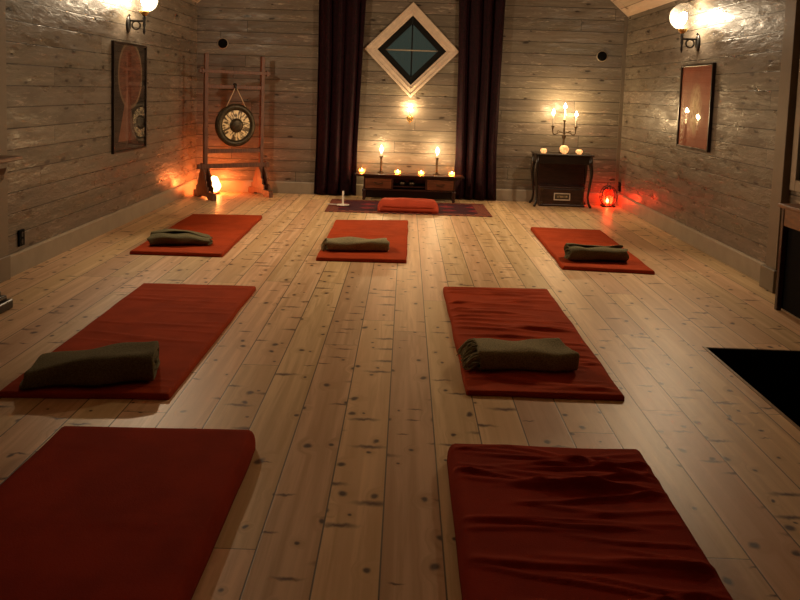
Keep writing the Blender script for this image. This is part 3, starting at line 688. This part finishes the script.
# salt lamp behind the stand
t_ = thing('salt_lamp', 'glowing orange salt rock lamp on the floor behind the gong stand', 'lamp', (-2.47, 10.30, 0))
b = BM(); lathe(b, [(0.075, 0), (0.08, 0.008), (0.08, 0.022), (0.07, 0.026)], seg=24); obj('base', b, M['brownwood'], t_, smooth=True)
b = BM(); ball(b, (0, 0, 0.125), 0.085, (0.95, 0.9, 1.22), 20, 14, 0.35, 3); obj('salt_rock', b, M['salt'], t_, smooth=True)
lamp('salt_light', (0, 0, 0.125), P_SALT, (1.0, 0.13, 0.018), 0.06, t_)

# ------------------------------------------------------------ vents, outlets
for x, z, s in ((-2.44, 1.955, 'left, above the gong stand'), (2.54, 1.952, 'right, above the console table')):
    v_ = thing('wall_vent', 'round black vent in the back wall at '+s, 'vent', (x, YB, z), 0, 'round black wall vents')
    b = BM(); lathe(b, [(0.062, 0), (0.062, 0.012), (0.054, 0.018), (0.0, 0.020)], seg=32, M=Matrix.Rotation(PI/2, 4, 'X')); obj('cover', b, M['black'], v_, smooth=False)
    b = BM(); lathe(b, [(0.060, 0.0), (0.073, 0.0), (0.073, 0.005), (0.060, 0.007)], seg=32, caps=False, M=Matrix.Rotation(PI/2, 4, 'X')); obj('collar', b, M['base'], v_, smooth=True)
def outlet(loc, rz, label):
    o_ = thing('wall_outlet', label, 'outlet', loc, rz, 'black wall outlets')
    b = BM(); rbox(b, -0.042, 0.042, -0.016, 0, -0.06, 0.06, 0.005); obj('plate', b, M['black'], o_)
    for z in (-0.026, 0.026):
        b = BM(); lathe(b, [(0.019, 0.0), (0.019, 0.003), (0.015, 0.003), (0.014, 0.001)], (0, 0, 0), 18, M=Matrix.Translation((0, -0.016, z)) @ RX); obj('socket', b, M['iron'], o_)
outlet((XL, 5.73, 0.25), PI/2, 'black double outlet low on the left plank wall')
outlet((XR, 10.50, 0.25), -PI/2, 'black outlet low in the right back corner by the red lantern')

# ------------------------------------------------------------ globe wall lamps
def globe_lamp(wx, s, label):
    """wall at wx, arm reaching out by s (+1 towards +x)"""
    t_ = thing('globe_wall_lamp', label, 'wall lamp', (wx, 7.97, 1.975), 0, 'globe wall lamps facing each other')
    R_ = Matrix.Rotation(s*PI/2, 4, 'Y')
    b = BM(); lathe(b, [(0.046, 0), (0.05, 0.008), (0.04, 0.022), (0.0, 0.026)], seg=24, M=Matrix.Diagonal((1, 1, 1.75, 1)) @ R_); obj('wall_plate', b, M['iron'], t_, smooth=True)
    b = BM(); ax = s*0.165
    tube(b, [(s*0.015, 0, 0.035), (ax, 0, 0.035)], 0.011, 10)
    tube(b, [(s*0.085+0.04*math.cos(a), 0, -0.008+0.04*math.sin(a)) for a in [2*PI*i/20 for i in range(20)]], 0.008, 8, closed=True)
    lathe(b, [(0.002, -0.105), (0.014, -0.07), (0.009, -0.03), (0.016, 0.0), (0.012, 0.03), (0.018, 0.06), (0.014, 0.09)], (ax, 0, 0), 14)
    ball(b, (s*0.02, 0, 0.09), 0.012); obj('bracket', b, M['iron'], t_, smooth=True)
    b = BM(); lathe(b, [(0.014, 0.085), (0.04, 0.11), (0.055, 0.135), (0.052, 0.135), (0.036, 0.113), (0.012, 0.092)], (ax, 0, 0), 22); obj('gallery', b, M['brass'], t_, smooth=True)
    b = BM(); R = 0.132; zc = 0.25
    lathe(b, [(R*math.sin(a), zc-R*math.cos(a)) for a in [math.radians(24+q*(156/22)) for q in range(23)]], (ax, 0, 0), 36, caps=False); obj('globe_shade', b, M['globe'], t_, smooth=True)
    b = BM(); lathe(b, [(0.013, 0.12), (0.013, 0.175), (0.016, 0.18)], (ax, 0, 0), 14); obj('bulb_socket', b, M['brass'], t_, smooth=True)
    b = BM(); lathe(b, [(0.013, 0.178), (0.022, 0.20), (0.034, 0.235), (0.036, 0.255), (0.028, 0.285), (0.0, 0.298)], (ax, 0, 0), 22, caps=False); obj('bulb', b, M['bulb'], t_, smooth=True)
    lamp('bulb_light', (ax, 0, 0.248), P_GLOBE, WARM, 0.03, t_)
    # added wide spot brightens the room without burning out the wall behind
    d = bpy.data.lights.new('room_fill', 'SPOT'); d.energy = P_ROOM_FILL; d.color = WARM; d.shadow_soft_size = 0.03; d.spot_size = math.radians(160); d.spot_blend = 1.0
    o = bpy.data.objects.new('room_fill', d); C.objects.link(o); o.parent = t_; o.location = (ax, 0, 0.248)
    o.rotation_euler = Vector((s*0.9, -0.12, -0.45)).to_track_quat('-Z', 'Y').to_euler()
globe_lamp(XL, 1, 'black iron wall lamp with lit clear globe on the left wall')
globe_lamp(XR, -1, 'black iron wall lamp with lit clear globe on the right wall')

# ------------------------------------------------------------ pictures
def picture(wx, s, y0, y1, z0, z1, label, paint):
    t_ = thing('framed_picture', label, 'picture', (wx, (y0+y1)/2, (z0+z1)/2), -s*PI/2-(0.012 if paint == 0 else 0))   # local: x along the wall, -y into the room
    W2, H2 = (y1-y0)/2, (z1-z0)/2; f = 0.022
    b = BM()
    for x0, x1, a0, a1 in ((-W2, -W2+f, -H2, H2), (W2-f, W2, -H2, H2), (-W2+f, W2-f, -H2, -H2+f), (-W2+f, W2-f, H2-f, H2)): rbox(b, x0, x1, -0.032, 0, a0, a1, 0.003)
    obj('frame', b, M['blackwood'], t_)
    N = NT('print_'+('red' if paint else 'dark')); v, xyz = N.coords(); x, z = xyz[0], xyz[2]
    if paint == 0:
        # dark print: ring-shaped outline with brown inside, a pale tall triangle, fine lines
        u = N.m('DIVIDE', N.m('SUBTRACT', x, 0.02), 0.33); vz = N.m('DIVIDE', N.m('SUBTRACT', z, 0.22), 0.33)
        e = N.m('SQRT', N.m('ADD', N.m('MULTIPLY', u, u), N.m('MULTIPLY', vz, vz)))
        inside = N.mr(e, 0.90, 0.93, 1.0, 0.0); line = N.m('MULTIPLY', N.mr(e, 0.90, 0.94), N.mr(e, 1.0, 1.04, 1.0, 0.0))
        nz = N.noise(N.xyz(N.m('MULTIPLY', x, 6.0), 0.0, N.m('MULTIPLY', z, 40.0)), 1.0, 3.0)
        base = N.mix(inside, (0.018, 0.013, 0.010), N.mix(N.mr(nz, 0.4, 0.65), (0.13, 0.045, 0.028), (0.24, 0.085, 0.05)))
        base = N.mix(N.m('MULTIPLY', line, 0.8), base, (0.30, 0.20, 0.12))
        tri = N.m('SUBTRACT', N.m('MULTIPLY', N.m('SUBTRACT', 0.12, z), 0.46), N.m('ABSOLUTE', N.m('ADD', x, 0.06)))
        trm = N.m('MULTIPLY', N.mr(tri, 0.0, 0.012), N.m('GREATER_THAN', z, -0.43))
        base = N.mix(N.m('MULTIPLY', trm, 0.75), base, N.mix(N.mr(x, -0.25, 0.15), (0.34, 0.14, 0.085), (0.17, 0.10, 0.08)))
        ln = N.m('LESS_THAN', N.m('ABSOLUTE', N.m('ADD', z, 0.44)), 0.004); base = N.mix(N.m('MULTIPLY', ln, 0.5), base, (0.14, 0.08, 0.05))
    else:
        # rust print with a pale tree-like figure and small pale signs down the left side
        nz = N.noise(N.xyz(N.m('MULTIPLY', x, 5.0), 0.0, N.m('MULTIPLY', z, 5.0)), 1.0, 3.0)
        base = N.mix(N.mr(nz, 0.3, 0.7), (0.34, 0.085, 0.045), (0.44, 0.125, 0.065))
        ux = N.m('DIVIDE', x, N.m('ADD', 0.11, N.m('MULTIPLY', 0.10, nz))); uz = N.m('DIVIDE', N.m('ADD', z, 0.03), 0.24)
        e = N.m('SQRT', N.m('ADD', N.m('MULTIPLY', ux, ux), N.m('MULTIPLY', uz, uz)))
        br = N.noise(N.xyz(N.m('MULTIPLY', x, 50.0), 0.0, N.m('MULTIPLY', z, 14.0)), 1.0, 3.0)
        base = N.mix(N.m('MULTIPLY', N.mr(e, 0.5, 1.25, 1.0, 0.0), N.mr(br, 0.3, 0.6)), base, (0.90, 0.74, 0.45))
        tr2 = N.m('MULTIPLY', N.mr(N.m('ABSOLUTE', x), 0.012, 0.03, 1.0, 0.0), N.m('LESS_THAN', N.m('ABSOLUTE', N.m('ADD', z, 0.1)), 0.16)); base = N.mix(N.m('MULTIPLY', tr2, 0.5), base, (0.55, 0.42, 0.15))
        vo = N.n('ShaderNodeTexVoronoi', voronoi_dimensions='2D'); N.put(vo.inputs['Vector'], N.xyz(N.m('MULTIPLY', x, 38.0), N.m('MULTIPLY', z, 24.0), 0.0)); vo.inputs['Scale'].default_value = 1.0
        sg = N.m('MULTIPLY', N.mr(vo.outputs['Distance'], 0.28, 0.34, 1.0, 0.0), N.mr(N.m('ABSOLUTE', N.m('ADD', x, 0.34)), 0.028, 0.032, 1.0, 0.0))
        sg = N.m('MULTIPLY', sg, N.m('LESS_THAN', z, 0.0)); base = N.mix(sg, base, (0.85, 0.75, 0.55))
    N.set(Base_Color=base, Roughness=0.6, Specular_IOR_Level=0.2)
    b = BM(); box(b, -W2+f, W2-f, -0.014, -0.008, -H2+f, H2-f); obj('print', b, N.mat, t_)
    b = BM(); box(b, -W2+f, W2-f, -0.021, -0.018, -H2+f, H2-f); obj('glass', b, M['picglass'], t_)
picture(XL, -1, 7.535, 8.46, 0.72, 1.79, 'dark framed print with a pale triangle on the left wall', 0)
picture(XR, 1, 7.475, 8.345, 0.93, 1.768, 'rust red framed print on the right wall under the globe lamp', 1)

# ------------------------------------------------------------ console table, chest, candelabra, lit stones
CX, CY = 2.028, 10.30; TH = 0.66
t_ = thing('console_table', 'dark console table with curved legs against the right back wall', 'table', (CX, CY, 0))
b = BM(); rbox(b, -0.375, 0.375, -0.19, 0.19, TH, TH+0.022, 0.008, 3); obj('tabletop', b, M['blackwood'], t_)
b = BM(); rbox(b, -0.34, 0.34, -0.165, -0.145, TH-0.105, TH, 0.003); rbox(b, -0.34, 0.34, 0.145, 0.165, TH-0.105, TH, 0.003)
rbox(b, -0.345, -0.325, -0.16, 0.16, TH-0.105, TH, 0.003); rbox(b, 0.325, 0.345, -0.16, 0.16, TH-0.105, TH, 0.003); obj('apron', b, M['blackwood'], t_)
for sx in (-1, 1):
    for sy in (-1, 1):
        pr_ = [(0.0, TH), (0.004, TH-0.10), (0.016, TH-0.18), (0.014, TH-0.27), (0.0, TH-0.40), (-0.012, TH-0.52), (-0.002, TH-0.60), (0.018, TH-0.64), (0.026, 0.0)]
        b = BM(); tube(b, [(sx*(0.335+o_), sy*(0.155+o_*0.5), z) for o_, z in pr_], [0.026, 0.027, 0.024, 0.020, 0.016, 0.014, 0.014, 0.018, 0.015], 8)
        obj('leg', b, M['blackwood'], t_, smooth=True)
b = BM(); rbox(b, -0.325, 0.325, 0.13, 0.142, 0.23, TH-0.1, 0.003); obj('back_panel', b, M['mahogany'], t_)
c_ = thing('wooden_chest', 'low dark chest with a brass label frame under the console table', 'chest', (2.032, 10.30, 0))
b = BM(); rbox(b, -0.285, 0.285, -0.10, 0.10, 0.0, 0.235, 0.012, 3); rbox(b, -0.295, 0.295, -0.108, 0.108, 0.0, 0.03, 0.006); obj('body', b, M['mahogany'], c_)
b = BM(); rbox(b, -0.295, 0.295, -0.108, 0.108, 0.235, 0.258, 0.008, 3); obj('lid', b, M['mahogany'], c_)
b = BM(); 
for x0, x1, z0, z1 in ((-0.105, 0.105, 0.162, 0.176), (-0.105, 0.105, 0.082, 0.096), (-0.105, -0.091, 0.096, 0.162), (0.091, 0.105, 0.096, 0.162)): rbox(b, x0, x1, -0.108, -0.10, z0, z1, 0.002)
fr_ = obj('label_frame', b, M['trim'], c_)
N = NT('worn_label'); v, xyz = N.coords()
lt = N.noise(N.xyz(N.m('MULTIPLY', xyz[0], 70.0), 0.0, N.m('MULTIPLY', xyz[2], 26.0)), 1.0, 1.0)
ins = N.m('MULTIPLY', N.m('LESS_THAN', N.m('ABSOLUTE', N.m('SUBTRACT', xyz[2], 0.129)), 0.014), N.m('LESS_THAN', N.m('ABSOLUTE', xyz[0]), 0.07))
N.set(Base_Color=N.mix(N.m('MULTIPLY', N.mr(lt, 0.45, 0.52), ins), (0.05, 0.032, 0.016), (0.42, 0.31, 0.17)), Roughness=0.5)
b = BM(); box(b, -0.092, 0.092, -0.103, -0.10, 0.095, 0.163); obj('label_plate', b, N.mat, fr_)
for sx in (-1, 1):
    b = BM(); rbox(b, sx*0.265-0.018, sx*0.265+0.018, -0.112, -0.10, 0.205, 0.235, 0.003); obj('corner_fitting', b, M['bronze'], c_)
    b = BM(); rbox(b, sx*0.265-0.018, sx*0.265+0.018, -0.112, -0.10, 0.03, 0.06, 0.003); obj('corner_fitting', b, M['bronze'], c_)
# candelabra
ZT = TH+0.022; kx, ky = 2.048, 10.36
t_ = thing('candelabra', 'silvery three arm candelabra standing on the dark console table', 'candle holder', (kx, ky, ZT))
b = BM(); lathe(b, [(0.06, 0), (0.062, 0.01), (0.045, 0.018), (0.02, 0.04), (0.014, 0.06)], seg=24); obj('base', b, M['bronze'], t_, smooth=True)
b = BM(); lathe(b, [(0.014, 0.055), (0.012, 0.12), (0.010, 0.17), (0.026, 0.205), (0.030, 0.225), (0.016, 0.235), (0.010, 0.25), (0.014, 0.30), (0.009, 0.33), (0.012, 0.37), (0.009, 0.40), (0.02, 0.415), (0.022, 0.425), (0.013, 0.428)], seg=16); obj('stem', b, M['bronze'], t_, smooth=True)
for s in (-1, 1):
    b = BM(); tube(b, [(0, 0, 0.25), (s*0.04, 0, 0.268), (s*0.075, 0, 0.262), (s*0.105, 0, 0.24), (s*0.135, 0, 0.238), (s*0.148, 0, 0.262), (s*0.148, 0, 0.30)], 0.007, 8)
    tube(b, [(s*0.05, 0, 0.266), (s*0.065, 0, 0.285), (s*0.085, 0, 0.282), (s*0.09, 0, 0.268)], 0.005, 6)
    lathe(b, [(0.007, 0.295), (0.012, 0.31), (0.009, 0.32), (0.020, 0.335), (0.022, 0.345), (0.013, 0.348)], (s*0.148, 0, 0), 14); obj('arm', b, M['bronze'], t_, smooth=True)
for dx, z0, h, l in ((-0.148, 0.349, 0.135, 'lit white candle on the left arm of the candelabra'), (0, 0.429, 0.135, 'lit white candle on the middle stem of the candelabra'), (0.148, 0.349, 0.115, 'lit white candle on the right arm of the candelabra')):
    candle(l, (kx+dx, ky, ZT+z0), 0.0115, h, group='candles in the candelabra', fh=0.075, fr=0.020)
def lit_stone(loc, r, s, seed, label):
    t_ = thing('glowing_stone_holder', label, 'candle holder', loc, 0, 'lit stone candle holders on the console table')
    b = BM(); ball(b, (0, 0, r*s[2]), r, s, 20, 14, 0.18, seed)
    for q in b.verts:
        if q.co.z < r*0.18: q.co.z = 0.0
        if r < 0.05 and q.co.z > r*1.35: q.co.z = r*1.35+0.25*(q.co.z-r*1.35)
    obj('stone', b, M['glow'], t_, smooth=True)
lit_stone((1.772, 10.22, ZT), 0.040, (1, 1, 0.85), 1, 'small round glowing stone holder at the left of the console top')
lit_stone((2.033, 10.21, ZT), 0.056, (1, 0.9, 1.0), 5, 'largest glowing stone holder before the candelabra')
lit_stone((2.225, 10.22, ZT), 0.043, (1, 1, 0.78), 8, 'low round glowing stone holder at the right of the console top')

# ------------------------------------------------------------ red lantern
t_ = thing('red_lantern', 'arched black wire lantern glowing red in the right back corner', 'lantern', (2.67, 10.37, 0))
b = BM(); rbox(b, -0.085, 0.085, -0.06, 0.06, 0.0, 0.022, 0.005); obj('base', b, M['iron'], t_)
b = BM()
arch = lambda k: [(k*math.cos(a)*0.098, 0, 0.135+k*math.sin(a)*0.135) for a in [math.radians(-55+q*290/24) for q in range(25)]]
for yy in (-0.055, 0.055):
    tube(b, [(x, yy, z) for x, _, z in arch(1.0)], 0.007, 6)
    for xx in (-0.045, 0.0, 0.045): tube(b, [(xx, yy, 0.02), (xx*1.1, yy, 0.14), (xx*0.7, yy, 0.262)], 0.004, 6)
    tube(b, [(-0.09, yy, 0.12), (0.0, yy, 0.165), (0.09, yy, 0.12)], 0.004, 6)
for q in (3, 8, 12, 16, 21):
    x, _, z = arch(1.0)[q]; tube(b, [(x, -0.055, z), (x, 0.055, z)], 0.005, 6)
tube(b, [(0.025*math.cos(a), 0, 0.288+0.025*math.sin(a)) for a in [2*PI*i/14 for i in range(14)]], 0.004, 6, closed=True); obj('wire_cage', b, M['iron'], t_, smooth=True)
b = BM(); lathe(b, [(0.045, 0.022), (0.07, 0.07), (0.075, 0.13), (0.06, 0.20), (0.045, 0.225)], seg=24, caps=False, M=Matrix.Diagonal((1, 0.62, 1, 1))); obj('red_glass', b, M['ruby'], t_, smooth=True)
b = BM(); lathe(b, [(0.02, 0.022), (0.02, 0.05), (0.004, 0.05)], seg=16); obj('candle', b, M['wax'], t_)
f_ = obj('flame', flame_bm(0.06, 0.022), M['flame'], t_, smooth=True); f_.location = (-0.012, 0, 0.05)
lamp('lantern_light', (0, -0.0, 0.10), P_RED, (1.0, 0.25, 0.10), 0.03, t_)

# ------------------------------------------------------------ furniture cut by the picture's sides
t_ = thing('carved_cabinet', 'dark carved wooden cabinet with a ledge at the left edge', 'cabinet', (-2.76, 4.05, 0))
b = BM(); rbox(b, 0.0, 0.30, -0.70, 0.70, 0.10, 1.30, 0.006); obj('body', b, M['blackwood'], t_)
b = BM(); rbox(b, 0.0, 0.385, -0.75, 0.75, 0.0, 0.055, 0.006); rbox(b, 0.0, 0.36, -0.73, 0.73, 0.05, 0.085, 0.012, 3); rbox(b, 0.0, 0.33, -0.71, 0.71, 0.08, 0.11, 0.004); obj('plinth', b, M['blackwood'], t_)
b = BM(); rbox(b, 0.0, 0.40, -0.80, 0.86, 0.905, 0.928, 0.004); obj('ledge', b, M['brownwood'], t_)
for y in (-0.62, 0.62):
    b = BM(); prism(b, [(0.29, 0.905), (0.385, 0.905), (0.385, 0.87), (0.37, 0.83), (0.365, 0.80), (0.34, 0.775), (0.32, 0.74), (0.29, 0.73)], lambda u, v, d, y=y: (u, y+d, v), -0.035, 0.075); obj('corbel', b, M['blackwood'], t_, bevel=0.006)
for y in (-0.35, 0.35):
    b = BM(); rbox(b, 0.295, 0.312, y-0.27, y+0.27, 0.20, 0.68, 0.006); obj('panel', b, M['mahogany'], t_)
t_ = thing('side_table', 'narrow wooden side table with a dark leg at the right edge', 'table', (2.72, 4.72, 0))
b = BM(); rbox(b, -0.165, 0.125, -0.70, 0.72, 0.705, 0.73, 0.006); obj('tabletop', b, M['brownwood'], t_)
b = BM(); rbox(b, -0.145, -0.125, -0.66, 0.68, 0.585, 0.705, 0.003); rbox(b, -0.125, 0.115, 0.665, 0.68, 0.585, 0.705, 0.003); rbox(b, -0.125, 0.115, -0.66, -0.645, 0.585, 0.705, 0.003); obj('apron', b, M['brownwood'], t_)
for x in (-0.15, 0.08):
    for y in (-0.66, 0.65):
        b = BM(); rbox(b, x, x+0.035, y, y+0.035, 0.0, 0.705, 0.004); obj('leg', b, M['mahogany'], t_)
b = BM(); rbox(b, -0.115, -0.10, -0.645, 0.665, 0.015, 0.59, 0.003); obj('front_panel', b, M['black'], t_)
